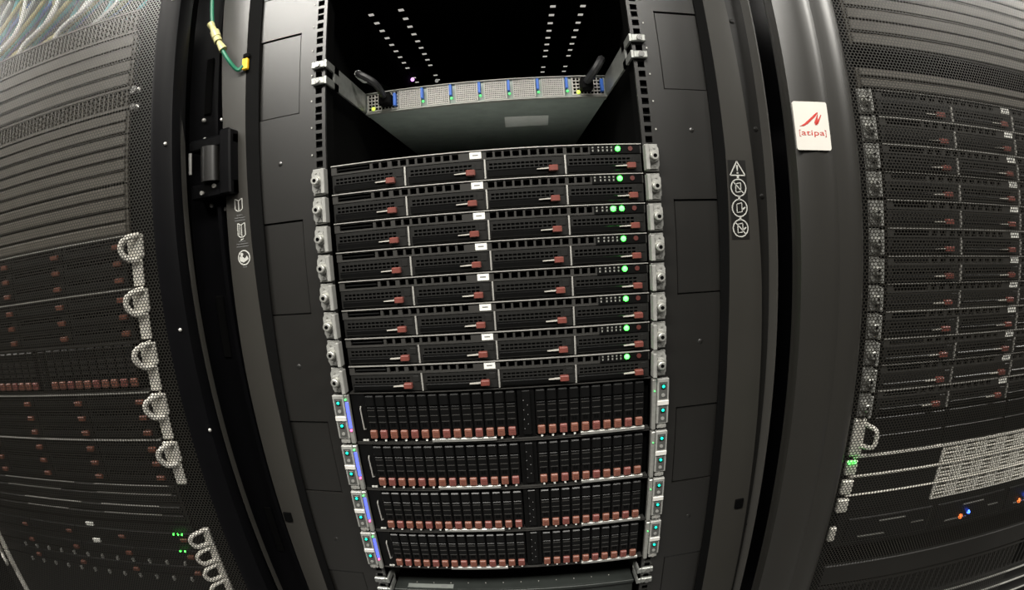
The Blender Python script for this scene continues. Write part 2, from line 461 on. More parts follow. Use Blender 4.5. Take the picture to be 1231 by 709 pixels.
    cx = 0.3925; ya, yb = -0.0052, -0.0045
    def warn(name, fn):
        b = MB(); fn(b); b.build(name, 'print_white', ur)
    def tri(b):
        p = [(cx - 0.0135, 0.662), (cx + 0.0135, 0.662), (cx, 0.684)]
        for i in range(3): b.seg(p[i], p[(i + 1) % 3], 0.0018, ya, yb)
        b.prism([(cx - 0.0016, 0.678), (cx + 0.0016, 0.678), (cx + 0.0008, 0.669), (cx - 0.0008, 0.669)], ya, yb)
        b.box(cx - 0.0014, cx + 0.0014, ya, yb, 0.6645, 0.667)
        b.box(cx - 0.0017, cx + 0.0017, ya, yb, 0.6575, 0.661)
    warn('hazard_triangle', tri)
    def rnd(cz, slash, hand):
        def fn(b):
            b.ring((cx, cz), 0.0142, 0.0017, ya, yb)
            b.seg((cx - 0.005, cz + 0.006), (cx + 0.004, cz + 0.008), 0.0012, ya, yb)
            b.seg((cx - 0.005, cz + 0.006), (cx - 0.005, cz - 0.007), 0.0012, ya, yb)
            b.seg((cx + 0.004, cz + 0.008), (cx + 0.004, cz - 0.006), 0.0012, ya, yb)
            b.seg((cx - 0.005, cz - 0.007), (cx + 0.004, cz - 0.006), 0.0012, ya, yb)
            if hand: b.seg((cx + 0.004, cz - 0.003), (cx + 0.010, cz + 0.001), 0.0022, ya, yb)
            if slash: b.seg((cx - 0.0095, cz + 0.0095), (cx + 0.0095, cz - 0.0095), 0.0017, ya, yb)
            if cz > 0.59: b.box(cx - 0.0017, cx + 0.0017, ya, yb, cz - 0.0185, cz - 0.0148)
        return fn
    warn('prohibition_sign', rnd(0.6425, True, False)); warn('instruction_sign', rnd(0.611, False, True)); warn('prohibition_sign', rnd(0.5795, True, True))
    # header, roof with two double rows of cable holes, sides, back and plinth
    b = MB(); b.box(-0.372, 0.357, 0.0, 0.05, 1.035, 1.12); b.build('header_beam', 'frame_paint', r)
    xs = []
    cols = [(-0.254, 0.024), (-0.183, 0.024), (0.163, 0.022), (0.234, 0.020)]
    b = MB()
    ys = [0.30 + 0.048 * i for i in range(12)]
    hx = [(c - 0.0066, c + 0.0066) for c, _ in cols]; hy = [(y - 0.0078, y + 0.0078) for i, y in enumerate(ys) if i != 9]
    # plate is made upright and turned flat
    g = MB(); g.holes(-0.40, 0.40, 0.05, 0.95, hx, hy, 0.0, 0.002)
    g.v = [(x, z, ZROOF + y) for x, y, z in g.v]
    g.build('roof_panel', 'void_black', r)
    for x in (-0.271, 0.271):
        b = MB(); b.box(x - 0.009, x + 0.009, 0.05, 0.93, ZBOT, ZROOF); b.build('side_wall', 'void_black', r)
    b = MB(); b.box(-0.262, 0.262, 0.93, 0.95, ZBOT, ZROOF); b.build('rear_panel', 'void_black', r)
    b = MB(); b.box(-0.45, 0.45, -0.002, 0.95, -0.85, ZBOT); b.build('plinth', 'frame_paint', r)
    for x, y in ((0.168, 0.86), (0.238, 0.86)):
        b = MB(); b.ball((x, y, 1.055), 0.004); b.build('status_light', 'led_green', r)
    for x, y, m in ((-0.255, 0.76, 'led_violet'), (-0.183, 0.80, 'led_white')):
        b = MB(); b.ball((x, y, 1.108), 0.006, sy=1.3); b.build('status_light', m, r)
    return r
main_rack()

# ------------------------------------------------------------------ 1U servers
XL = [-0.231, -0.1125, 0.004, 0.1205, 0.2365]
def make_server():
    t = thing('rack_server', 'server', 'server', (0, 0, ZB))
    h = UH - 0.0008
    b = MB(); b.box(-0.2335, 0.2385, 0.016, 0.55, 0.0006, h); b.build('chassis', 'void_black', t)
    b = MB(); b.box(-0.2330, 0.2380, 0.017, 0.55, h, h + 0.0004); b.build('bounce_lid', 'bounce_zinc', t)  # pale sheet added on top to bounce lamp light onto the switch's underside
    # bezel strip: vents along the top
    zv0, zv1 = h - 0.0116, h - 0.0032
    b = MB()
    hx = [(-0.222, -0.168)] + [(-0.1635 + i * 0.0135, -0.1535 + i * 0.0135) for i in range(2)]
    hx += [(-0.1335 + i * 0.0130, -0.1240 + i * 0.0130) for i in range(8)]
    hx += [(0.0075 + i * 0.0128, 0.0170 + i * 0.0128) for i in range(9)]
    hx += [(0.1245 + i * 0.0118, 0.1330 + i * 0.0118) for i in range(3)]
    b.holes(XL[0], XL[4], h - 0.0145, h, hx, [(zv0, zv1)], -0.001, 0.015)
    b.build('vent_strip', 'bezel_grey', t)
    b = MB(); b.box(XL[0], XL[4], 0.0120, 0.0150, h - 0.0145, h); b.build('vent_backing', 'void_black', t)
    b = MB(); b.box(XL[0], XL[4], -0.0030, 0.0, h - 0.0010, h + 0.0003); b.build('top_lip', 'edge_metal', t)
    b = MB(); b.box(-0.2205, -0.1700, -0.0005, 0.006, h - 0.0088, h - 0.0062, 0, 0.0008); b.build('info_tab', 'server_black', t)
    # four drive trays
    zt = h - 0.0150
    W = XL[1] - XL[0] - 0.004
    tb = MB()
    hx = [(0.006 + i * 0.0066, 0.0112 + i * 0.0066) for i in range(14)]
    tb.holes(0, W, 0.0015, zt, hx, [(zt - 0.0085, zt - 0.0054), (zt - 0.0138, zt - 0.0107)], 0.0, 0.008)
    tb.box(0, W, 0.008, 0.0105, 0.0015, zt)
    tb.box(0.003, W * 0.80, -0.0028, 0.0, 0.0035, zt - 0.0168, 1, 0.0012)
    tb.box(0.003, W * 0.80, -0.0016, 0.0, zt - 0.0162, zt - 0.0152, 1)
    tb.box(W - 0.0125, W - 0.003, -0.001, 0.0, zt - 0.013, zt - 0.0035, 0, 0.0004)
    tray = tb.mesh('drive_tray', ['tray_grey', 'tray_black'])
    lb = MB(); lb.box(W * 0.765, W * 0.765 + 0.0135, -0.0085, 0.0, zt - 0.0225, zt - 0.0135, 0, 0.0012)
    latch = lb.mesh('latch', ['red_latch'])
    vb = MB(); vb.prism([(W * 0.765 - 0.017, zt - 0.0178), (W * 0.765, zt - 0.0168), (W * 0.765, zt - 0.0188), (W * 0.765 - 0.017, zt - 0.0190)], -0.006, -0.0015)
    lever = vb.mesh('lever', ['lever_pale'])
    sb = MB(); sb.box(W + 0.0008, W + 0.0030, -0.0025, 0.012, 0.0012, zt + 0.001); sep = sb.mesh('divider', ['edge_metal'])
    dx = (0.0, 0.001, 0.004, 0.003)
    for k in range(4):
        tr = put('drive_tray', tray, t, (XL[k] + 0.001, 0, 0))
        put('latch', latch, tr, (dx[k], 0, 0)); put('lever', lever, tr, (dx[k], 0, 0))
        if k < 3: put('divider', sep, t, (XL[k] + 0.001, 0, 0))
    # paper label, button, lights
    b = MB(); b.box(-0.0165, 0.0005, -0.0017, -0.001, h - 0.0120, h - 0.0022, 0)
    b.box(-0.0125, -0.0040, -0.0019, -0.0016, h - 0.0078, h - 0.0060, 1)
    b.build('paper_label', ['label_white', 'print_grey'], t)
    b = MB(); b.box(0.159, 0.2345, -0.0018, -0.001, h - 0.0140, h - 0.0012); b.build('control_panel', 'server_black', t)
    b = MB()
    for i, x in enumerate((0.163, 0.1715, 0.178, 0.1845, 0.191)):
        b.box(x - 0.0012, x + 0.0012, -0.0022, -0.0017, h - 0.0058, h - 0.0036)
        b.box(x - 0.0010, x + 0.0010, -0.0022, -0.0017, h - 0.0108, h - 0.0078)
    b.build('indicator_mark', 'mark_grey', t)['kind'] = 'stuff'
    b = MB(); b.cyl((0.2195, -0.0018, h - 0.0072), (0.2195, -0.0032, h - 0.0072), 0.0036, n=16); b.build('power_button', 'button_red', t)
    b = MB(); b.ball((0.2005, -0.0022, h - 0.0072), 0.0040, n=12, k=8); b.build('status_light', 'led_green', t)
    # ears
    for s in (-1, 1):
        b = MB(); c = 0.2515 * s
        zc = 0.0225
        b.box(c - 0.0105, c + 0.0105, -0.0035, -0.0006, 0.0012, h - 0.0008, 0, 0.001)
        o = c + s * 0.0005
        b.prism([(o - 0.0095, 0.0095), (o - 0.0065, 0.0045), (o + 0.0065, 0.0045), (o + 0.0095, 0.0095), (o + 0.0095, h - 0.0085), (o + 0.0065, h - 0.0035), (o - 0.0065, h - 0.0035), (o - 0.0095, h - 0.0085)], -0.0085, -0.003)
        b.cyl((c, -0.008, zc), (c, -0.0125, zc), 0.0105, 0.0088, 20)
        xe = s * (0.2405 if s < 0 else 0.2420)
        b.box(xe - 0.0030, xe + 0.0030, -0.017, -0.0005, 0.0022, h - 0.003, 0, 0.001)
        xw = c - s * 0.0075
        b.tube([(xw, -0.0085, h - 0.006), (xw + s * 0.002, -0.0125, h - 0.010), (xw - s * 0.001, -0.0130, zc), (xw + s * 0.002, -0.0125, 0.010), (xw, -0.0085, 0.006)], 0.0011, 6)
        e = b.build('mounting_ear', 'ear_grey', t)
        b = MB()
        b.cyl((c, -0.011, zc), (c, -0.0135, zc), 0.0085, n=18); b.cyl((c, -0.0135, zc), (c, -0.0215, zc), 0.0064, n=18)
        b.cyl((c, -0.0215, zc), (c, -0.0225, zc), 0.0064, 0.0054, n=18)
        b.build('thumbscrew', 'zinc', e)
        b = MB(); b.cyl((c, -0.0226, zc), (c, -0.0228, zc), 0.0030, n=8); b.build('screw_socket', 'void_black', e)
        for z in (0.0085, h - 0.0075):
            b = MB(); b.cyl((c + s * 0.003, -0.0083, z), (c + s * 0.003, -0.0098, z), 0.0016, n=8); b.build('ear_screw', 'zinc', e)
    return t
server0 = make_server()
ORD = ['topmost', 'second', 'third', 'fourth', 'fifth', 'sixth', 'seventh', 'lowest']
def main_servers():
    for k in range(8):
        o = server0 if k == 0 else copy_tree(server0)
        o.location = (0, 0, ZB + (15 - k) * UH)
        lab = {0: 'topmost thin black server in the middle rack, directly under the open gap',
               2: 'third thin black server from the top of the middle rack, two green lights',
               7: 'lowest thin black server in the middle rack, resting just above the drive shelves'}.get(k, ORD[k] + ' thin black server from the top of the middle rack, one green light')
        tag(o, lab, 'server', 'thin servers in the middle rack')
        if k == 2:
            b = MB(); b.ball((0.1875, -0.0022, UH - 0.008), 0.0040, n=12, k=8); b.build('status_light', 'led_green', o)
main_servers()

# ------------------------------------------------------------------ 2U drive shelves
def make_storage():
    t = thing('storage_server', 'shelf', 'storage server', (0, 0, ZB))
    H = 2 * UH - 0.001
    b = MB(); b.box(-0.237, 0.239, 0.014, 0.60, 0.0006, H - 0.0006); b.build('chassis', 'void_black', t)
    b = MB(); b.box(-0.237, 0.239, 0.0, 0.016, H - 0.0014, H)
    b.box(-0.237, 0.239, 0.0, 0.016, 0.0006, 0.0018)
    b.build('top_lip', 'bezel_grey', t)
    P = 0.0172
    w = P - 0.0012
    zb, ztp = 0.0098, H - 0.0042
    d = MB()
    d.box(0, w, 0.0, 0.016, zb, ztp - 0.006, 0)
    d.box(0.0006, w - 0.0006, -0.0045, 0.002, ztp - 0.018, ztp, 0, 0.0016)
    d.box(0.0010, w - 0.0010, -0.0025, 0.002, zb + 0.014, ztp - 0.020, 0, 0.0010)
    for q in (0.30, 0.42, 0.54):
        d.box(0.002, w - 0.002, -0.0034, -0.002, ztp - q * 0.085, ztp - q * 0.085 + 0.0010, 1)
    for x in (0.0045, w - 0.0075):
        d.box(x, x + 0.003, -0.0029, -0.002, zb + 0.020, zb + 0.026, 2)
    drive = d.mesh('drive_tray', ['server_black', 'bezel_grey', 'void_black'])
    l = MB()
    l.box(0.0020, w - 0.0028, -0.0065, 0.001, zb + 0.0005, zb + 0.0150, 0, 0.0012)
    for i in range(3): l.box(0.0045, w - 0.0045, -0.0068, -0.0064, zb + 0.0032 + i * 0.0030, zb + 0.0042 + i * 0.0030, 1)
    lat = [l.mesh('latch', [q, 'orange_dark']) for q in ('orange_latch', 'red_latch_pink')]
    xs = [-0.2118 + i * P for i in range(14)] + [0.0575 + i * P for i in range(10)]
    for i, x in enumerate(xs):
        dr = put('drive_tray', drive, t, (x, 0, 0)); put('latch', lat[(i * 7 + i // 3) % 2], dr)
    # control column between the two groups
    b = MB()
    b.box(0.0300, 0.0562, 0.004, 0.016, 0.003, H - 0.003)
    b.box(0.0370, 0.0500, 0.0, 0.006, 0.008, H - 0.006, 0, 0.001)
    cm = b.build('control_column', 'server_black', t)
    b = MB()
    for i in range(7): b.box(0.0385 + 0.006 * (i % 2), 0.0398 + 0.006 * (i % 2), -0.0006, 0.0, 0.018 + i * 0.008, 0.0191 + i * 0.008)
    b.build('indicator_mark', 'print_grey', cm)
    # strips that hide the drive numbers, and the lamps under the other drives
    for x0, x1 in ((-0.2118 + 6 * P, -0.2118 + 12 * P), (0.0575 + 4 * P, 0.0575 + 10 * P)):
        b = MB(); b.box(x0, x1, -0.004, 0.004, 0.0022, 0.0082, 0, 0.0007); b.box(x0, x1, -0.0044, -0.0038, 0.0050, 0.0054, 1)
        b.build('label_strip', ['zinc', 'print_grey'], t)
    b = MB()
    for i, x in enumerate(xs):
        if i in (0, 1, 2, 3, 4, 5, 12, 13, 14, 15, 16, 17): b.box(x + 0.0065, x + 0.0095, -0.001, 0.001, 0.0040, 0.0064)
    b.build('drive_light', 'led_white', t)['kind'] = 'stuff'
    # plain end field with a wire bail and a small badge
    b = MB(); b.box(-0.2365, -0.213, 0.002, 0.016, 0.002, H - 0.002); b.build('end_panel', 'server_black', t)
    b = MB(); b.tube([(-0.219, 0.002, 0.024), (-0.2195, -0.004, 0.026), (-0.221, -0.004, 0.062), (-0.222, 0.002, 0.064)], 0.0011, 6); b.build('wire_bail', 'edge_metal', t)
    b = MB(); b.box(-0.2265, -0.2215, 0.0, 0.002, 0.0035, 0.0062); b.box(-0.2208, -0.2165, 0.0, 0.002, 0.0035, 0.0062); b.build('badge', 'print_white', t)
    # ears with buttons
    for s in (-1, 1):
        xa, xb = (-0.2655, -0.2455) if s < 0 else (0.2475, 0.2675)
        b = MB()
        b.box(xa, xb, -0.009, -0.0006, 0.011, H - 0.001, 0, 0.0012)
        b.box(xa + 0.002, xb - 0.002, -0.007, -0.0006, 0.0015, 0.011, 0, 0.0015)
        e = b.build('mounting_ear', 'ear_grey', t)
        for zc in (H - 0.0195, H - 0.0590):
            b = MB(); b.box(xa + 0.0028, xb - 0.0028, -0.0094, -0.008, zc - 0.0160, zc + 0.0135, 0, 0.0008); b.build('ear_panel', 'ear_panel', e)
            b = MB(); b.box(xa + 0.0062, xb - 0.0062, -0.0106, -0.009, zc + 0.001, zc + 0.0105, 0, 0.0008); b.build('button_frame', 'frame_paint', e)
            b = MB(); b.ball(((xa + xb) / 2, -0.0108, zc + 0.006), 0.0024, n=10, k=6); b.build('button_light', 'led_teal', e)
            b = MB(); b.cyl(((xa + xb) / 2, -0.009, zc - 0.0085), ((xa + xb) / 2, -0.0104, zc - 0.0085), 0.0030, n=12); b.build('button', 'ear_grey', e)
        b = MB(); b.box(xa + 0.0006, xb - 0.0006, -0.0112, -0.0085, H - 0.0450, H - 0.0368, 0, 0.0008); b.build('ear_band', 'band_pale', e)
        b = MB(); b.cyl(((xa + xb) / 2, -0.0065, 0.0062), ((xa + xb) / 2, -0.0085, 0.0062), 0.0034, n=12); b.build('ear_screw', 'edge_metal', e)
        if s < 0:
            b = MB(); b.box(-0.2448, -0.2375, -0.008, -0.0005, 0.002, H - 0.001, 0, 0.001); b.build('side_strip', 'zinc', t)
            b = MB(); b.box(-0.2436, -0.2386, -0.0092, -0.0075, 0.030, H - 0.013); b.build('light_bar', 'blue_bar', t)
            b = MB(); b.ball((-0.2411, -0.009, 0.026), 0.0022); b.build('alarm_light', 'led_pink', t)
            b = MB(); b.ball((-0.2425, -0.009, H - 0.0085), 0.0020); b.build('power_light', 'led_green_dim', t)
        else:
            b = MB(); b.box(0.2398, 0.2462, -0.010, -0.0005, 0.002, H - 0.001, 0, 0.001); b.build('side_strip', 'zinc', t)
            b = MB(); b.ball((0.2432, -0.0105, H - 0.020), 0.0014); b.build('power_light', 'led_green_dim', t)
    return t
mat('red_latch_pink', (0.145, 0.046, 0.038), 0.45, 0.0, 0.2, 25)
emit('led_green_dim', (0.1, 0.9, 0.2), 0.7)
storage0 = make_storage()
def main_storage():
    labs = ['topmost drive shelf of the middle rack, directly under the lowest thin server',
            'second drive shelf from the top of the middle rack, row of orange latches',
            'third drive shelf from the top of the middle rack, row of orange latches',
            'lowest drive shelf of the middle rack, just above the recessed tray']
    for k in range(4):
        o = storage0 if k == 0 else copy_tree(storage0)
        o.location = (0, 0, ZB + (6 - 2 * k) * UH)
        tag(o, labs[k], 'storage server', 'drive shelves in the middle rack')
main_storage()

# ------------------------------------------------------------------ network switch hung back in the open gap
def bracket_arm(parent, s, z0, z1, yb, xin):
    b = MB()
    xt = 0.2507 * s
    # two tabs bolted to the rail
    for zc in (z0, z1):
        b.box(xt - 0.011, xt + 0.011, -0.0075, -0.0008, zc - 0.0062, zc + 0.0062, 0, 0.0015)
        xi = xin * s
        b.box(min(xi, xt - 0.011 * s), max(xi, xt - 0.011 * s), -0.0075, -0.004, zc - 0.0062, zc + 0.0062, 0, 0.001)
        b.box(xi - 0.0018, xi + 0.0018, -0.007, 0.05, zc - 0.0062, zc + 0.0062)
    xi = xin * s
    b.box(xi - 0.0018, xi + 0.0018, 0.03, yb + 0.03, z0 - 0.0062, z1 + 0.0062)
    ar = b.build('bracket_arm', 'bracket_metal', parent)
    b = MB()
    for zc in (z0, z1): b.cyl((xt, -0.0072, zc), (xt, -0.0098, zc), 0.0048, n=14)
    b.build('bracket_bolt', 'steel', ar)
    return ar
def network_switch():
    t = thing('network_switch', 'dark network switch with a row of fans, recessed in the gap above the servers', 'network switch', (0, 0, ZB + 19 * UH))
    Y0, h = 0.205, UH - 0.002
    b = MB()
    b.box(-0.236, 0.236, Y0 + 0.002, 0.72, 0.001, h)
    b.build('chassis', 'switch_body', t)
    b = MB(); b.box(-0.2365, 0.2365, Y0 - 0.003, Y0 + 0.01, 0.0, 0.0022); b.box(-0.2365, 0.2365, Y0 - 0.003, Y0 + 0.01, h, h + 0.0018)
    b.build('face_frame', 'switch_edge', t)
    f = MB(); w = 0.043
    # perforated fan plate
    n, m_ = 11, 9
    f.holes(0, w, 0, h - 0.006, [(0.002 + i * 0.0036, 0.0042 + i * 0.0036) for i in range(n)], [(0.002 + k * 0.0041, 0.0045 + k * 0.0041) for k in range(m_)], 0.0, 0.003)
    f.box(0, w, 0.003, 0.004, 0, h - 0.006, 1)
    fan = f.mesh('fan_module', ['fan_grey', 'void_black'])
    tb = MB(); tb.box(w + 0.0012, w + 0.0065, -0.012, 0.0, 0.012, h - 0.008, 0, 0.001); tab = tb.mesh('release_tab', ['blue_tab'])
    g = MB(); g.ball((w + 0.005, -0.005, 0.0075), 0.0028); gl = g.mesh('fan_light', ['led_green_dim'])
    for k in range(6):
        fm = put('fan_module', fan, t, (-0.166 + k * 0.0553, Y0 - 0.004, 0.003)); put('release_tab', tab, fm); put('fan_light', gl, fm)
    for s in (-1, 1):
        p = MB(); x0 = -0.232 if s < 0 else 0.168
        p.holes(x0, x0 + 0.064, 0.003, h - 0.003, [(x0 + 0.003 + i * 0.0068, x0 + 0.0082 + i * 0.0068) for i in range(9)], [(0.006 + k * 0.007, 0.0112 + k * 0.007) for k in range(5)], Y0 - 0.004, Y0)
        p.box(x0, x0 + 0.064, Y0, Y0 + 0.001, 0.003, h - 0.003, 1)
        ps = p.build('power_supply', ['fan_grey', 'void_black'], t)
        q = MB(); xx = x0 + (0.041 if s < 0 else 0.027); q.box(xx - 0.012, xx + 0.012, Y0 - 0.028, Y0 - 0.002, 0.009, 0.034, 0, 0.003); q.build('power_inlet', 'matt_black', ps)
        q = MB(); xx = x0 + 0.058; q.box(xx - 0.003, xx + 0.003, Y0 - 0.014, Y0 - 0.003, 0.008, 0.034, 0, 0.001); q.build('release_tab', 'blue_tab', ps)
        q = MB(); q.ball((x0 + (0.013 if s < 0 else 0.012), Y0 - 0.005, 0.009), 0.0040); q.build('status_light', 'led_lime', ps)
        bracket_arm(t, s, 0.0085, 0.0370, Y0, 0.2368)
    b = MB(); b.prism([(0, 0)] * 0 or [(0.034, 0.34), (0.131, 0.345), (0.136, 0.440), (0.034, 0.438)], 0, 0.0006)
    b.v = [(x, z, -0.0002 + y * -1 + 0.001) for x, y, z in b.v]
    b.build('asset_label', 'label_grey', t)
    return t
emit('led_lime', (0.65, 0.9, 0.1), 1.2)
network_switch()

def curve(pts, n=8):
    out = []
    P = [Vector(p) for p in pts]; P = [P[0] * 2 - P[1]] + P + [P[-1] * 2 - P[-2]]
    for i in range(1, len(P) - 2):
        for k in range(n):
            t = k / n; a, b, c, d = P[i - 1], P[i], P[i + 1], P[i + 2]
            out.append(0.5 * ((2 * b) + (c - a) * t + (2 * a - 5 * b + 4 * c - d) * t * t + (3 * b - a - 3 * c + d) * t ** 3))
    out.append(P[-2]); return out
def cable(name, label, cat, pts, r, m, group=None):
    b = MB(); b.tube(curve(pts), r, 8)
    o = b.build(name, m, None, (0, 0, ZB)); return tag(o, label, cat, group)
def power_cables():
    z = 19 * UH
    t = cable('power_cable', 'black power cable looping from the left supply of the switch to its rear', 'cable',
          [(-0.191, 0.176, z + 0.026), (-0.194, 0.12, z + 0.036), (-0.222, 0.115, z + 0.056), (-0.222, 0.2, z + 0.066), (-0.15, 0.42, z + 0.064), (-0.03, 0.6, z + 0.062)], 0.0065, 'cable_black')
    b = MB(); b.tube(curve([(-0.2225, 0.116, z + 0.0565), (-0.2265, 0.142, z + 0.061), (-0.2262, 0.17, z + 0.0622)], 4), 0.0072, 8); b.build('cable_sleeve', 'label_grey', t)
    cable('power_cable', 'thin black cable lying across the top left of the switch', 'cable',
          [(-0.195, 0.235, z + 0.0485), (-0.11, 0.26, z + 0.049), (0.0, 0.36, z + 0.0485), (0.08, 0.56, z + 0.0485)], 0.005, 'cable_black')
    cable('power_cable', 'black power cable rising from the right supply of the switch', 'cable',
          [(0.195, 0.174, z + 0.024), (0.203, 0.13, z + 0.030), (0.218, 0.14, z + 0.055), (0.217, 0.24, z + 0.066), (0.18, 0.45, z + 0.062), (0.15, 0.62, z + 0.060)], 0.0075, 'cable_black')
power_cables()

def lower_switch():
    t = thing('network_switch', 'dark recessed tray-like switch at the very bottom of the picture, grey label in front', 'network switch', (0, 0, ZB - 3 * UH))
    zt = 3 * UH - 0.064
    b = MB(); b.box(-0.232, 0.229, 0.012, 0.55, zt - 0.04, zt, 0, 0.001); b.build('chassis', 'switch_shaded', t)
    b = MB(); b.box(-0.232, 0.229, 0.006, 0.012, zt - 0.006, zt + 0.0015, 0, 0.0008); b.build('front_lip', 'switch_shaded', t)
    b = MB(); b.box(-0.206, -0.116, 0.0145, 0.026, zt, zt + 0.0008); b.box(-0.140, -0.128, 0.018, 0.022, zt + 0.0008, zt + 0.001, 1); b.build('asset_label', ['label_dim', 'print_grey'], t)
    for s in (-1, 1): bracket_arm(t, s, 3 * UH - 0.057, 3 * UH - 0.030, 0.10, 0.2345 if s < 0 else 0.233)
    for i in range(12):
        b = MB(); b.ball((-0.19 + i * 0.034, 0.03, zt + 0.001), 0.0012, n=6, k=4); b.build('top_screw', 'edge_metal', t)
lower_switch()

def ground_wire():
    t = cable('grounding_wire', 'green grounding wire hanging beside the left upright, clear crimp connectors', 'wire',
              [(-0.470, -0.03, 1.20), (-0.464, -0.03, 1.08), (-0.453, -0.03, 1.0), (-0.432, -0.03, 0.955), (-0.416, -0.025, 0.925), (-0.402, -0.013, 0.905), (-0.391, -0.0105, 0.910)], 0.0036, 'cable_green')
    b = MB()
    b.cyl((-0.458, -0.03, 1.004), (-0.453, -0.03, 0.996), 0.0075, 0.0060, 12)
    b.cyl((-0.453, -0.03, 0.996), (-0.436, -0.03, 0.962), 0.0055, 0.0080, 12)
    b.cyl((-0.447, -0.03, 0.985), (-0.441, -0.03, 0.972), 0.0085, 0.0085, 12)
    b.cyl((-0.436, -0.03, 0.962), (-0.425, -0.028, 0.944), 0.0048, 0.0078, 12)
    b.build('crimp_connector', 'crimp_clear', t)
    b = MB(); b.box(-0.394, -0.383, -0.012, -0.0045, 0.903, 0.924, 0, 0.0012); b.build('spade_terminal', 'terminal_yellow', t)
    b = MB(); b.box(-0.394, -0.381, -0.011, -0.0045, 0.9245, 0.934, 0, 0.002); b.build('terminal_bolt', 'matt_black', t)
ground_wire()

# ------------------------------------------------------------------ perforated doors of the neighbouring racks
def hex_sheet(name, x0, x1, z0, z1, y, px, pz, ratio, m, parent):
    nx = int((x1 - x0) / px) + 1; nz = int((z1 - z0) / pz) + 1
    i, k = np.meshgrid(np.arange(nx), np.arange(nz))
    cx = (x0 + px / 2 + (i + 0.5 * (k % 2)) * px).ravel(); cz = (z0 + pz / 2 + k * pz).ravel()
    keep = (cx < x1 - px / 2); cx, cz = cx[keep], cz[keep]
    n = len(cx)
    # hexagon with pointed top and bottom that tiles the plane
    hx = np.array([0, .5, .5, 0, -.5, -.5]) * px; hz = np.array([2 / 3, 1 / 3, -1 / 3, -2 / 3, -1 / 3, 1 / 3]) * pz
    V = np.zeros((n, 12, 3), np.float32)
    V[:, :6, 0] = cx[:, None] + hx; V[:, :6, 2] = cz[:, None] + hz
    V[:, 6:, 0] = cx[:, None] + hx * ratio; V[:, 6:, 2] = cz[:, None] + hz * ratio
    V[:, :, 1] = y
    q = np.array([[a, 6 + a, 6 + (a + 1) % 6, (a + 1) % 6] for a in range(6)], np.int32)
    Fq = (q[None] + (np.arange(n) * 12)[:, None, None]).astype(np.int32)
    me = bpy.data.meshes.new(name)
    me.vertices.add(n * 12); me.vertices.foreach_set('co', V.ravel())
    nf = n * 6
    me.loops.add(nf * 4); me.loops.foreach_set('vertex_index', Fq.ravel())
    me.polygons.add(nf); me.polygons.foreach_set('loop_start', np.arange(0, nf * 4, 4, dtype=np.int32))
    me.materials.append(M[m]); me.update(calc_edges=True)
    o = put(name, me, parent); o['kind'] = 'stuff'
    return o

RX, RY, RW = 0.5832, -0.1093, -0.2654
LX, LY, LW = -0.5811, -0.0863, 0.2527
def lsub(parent, name, mats, fn, label=None):
    b = MB(); fn(b); return b.build(name, mats, parent, None, label)

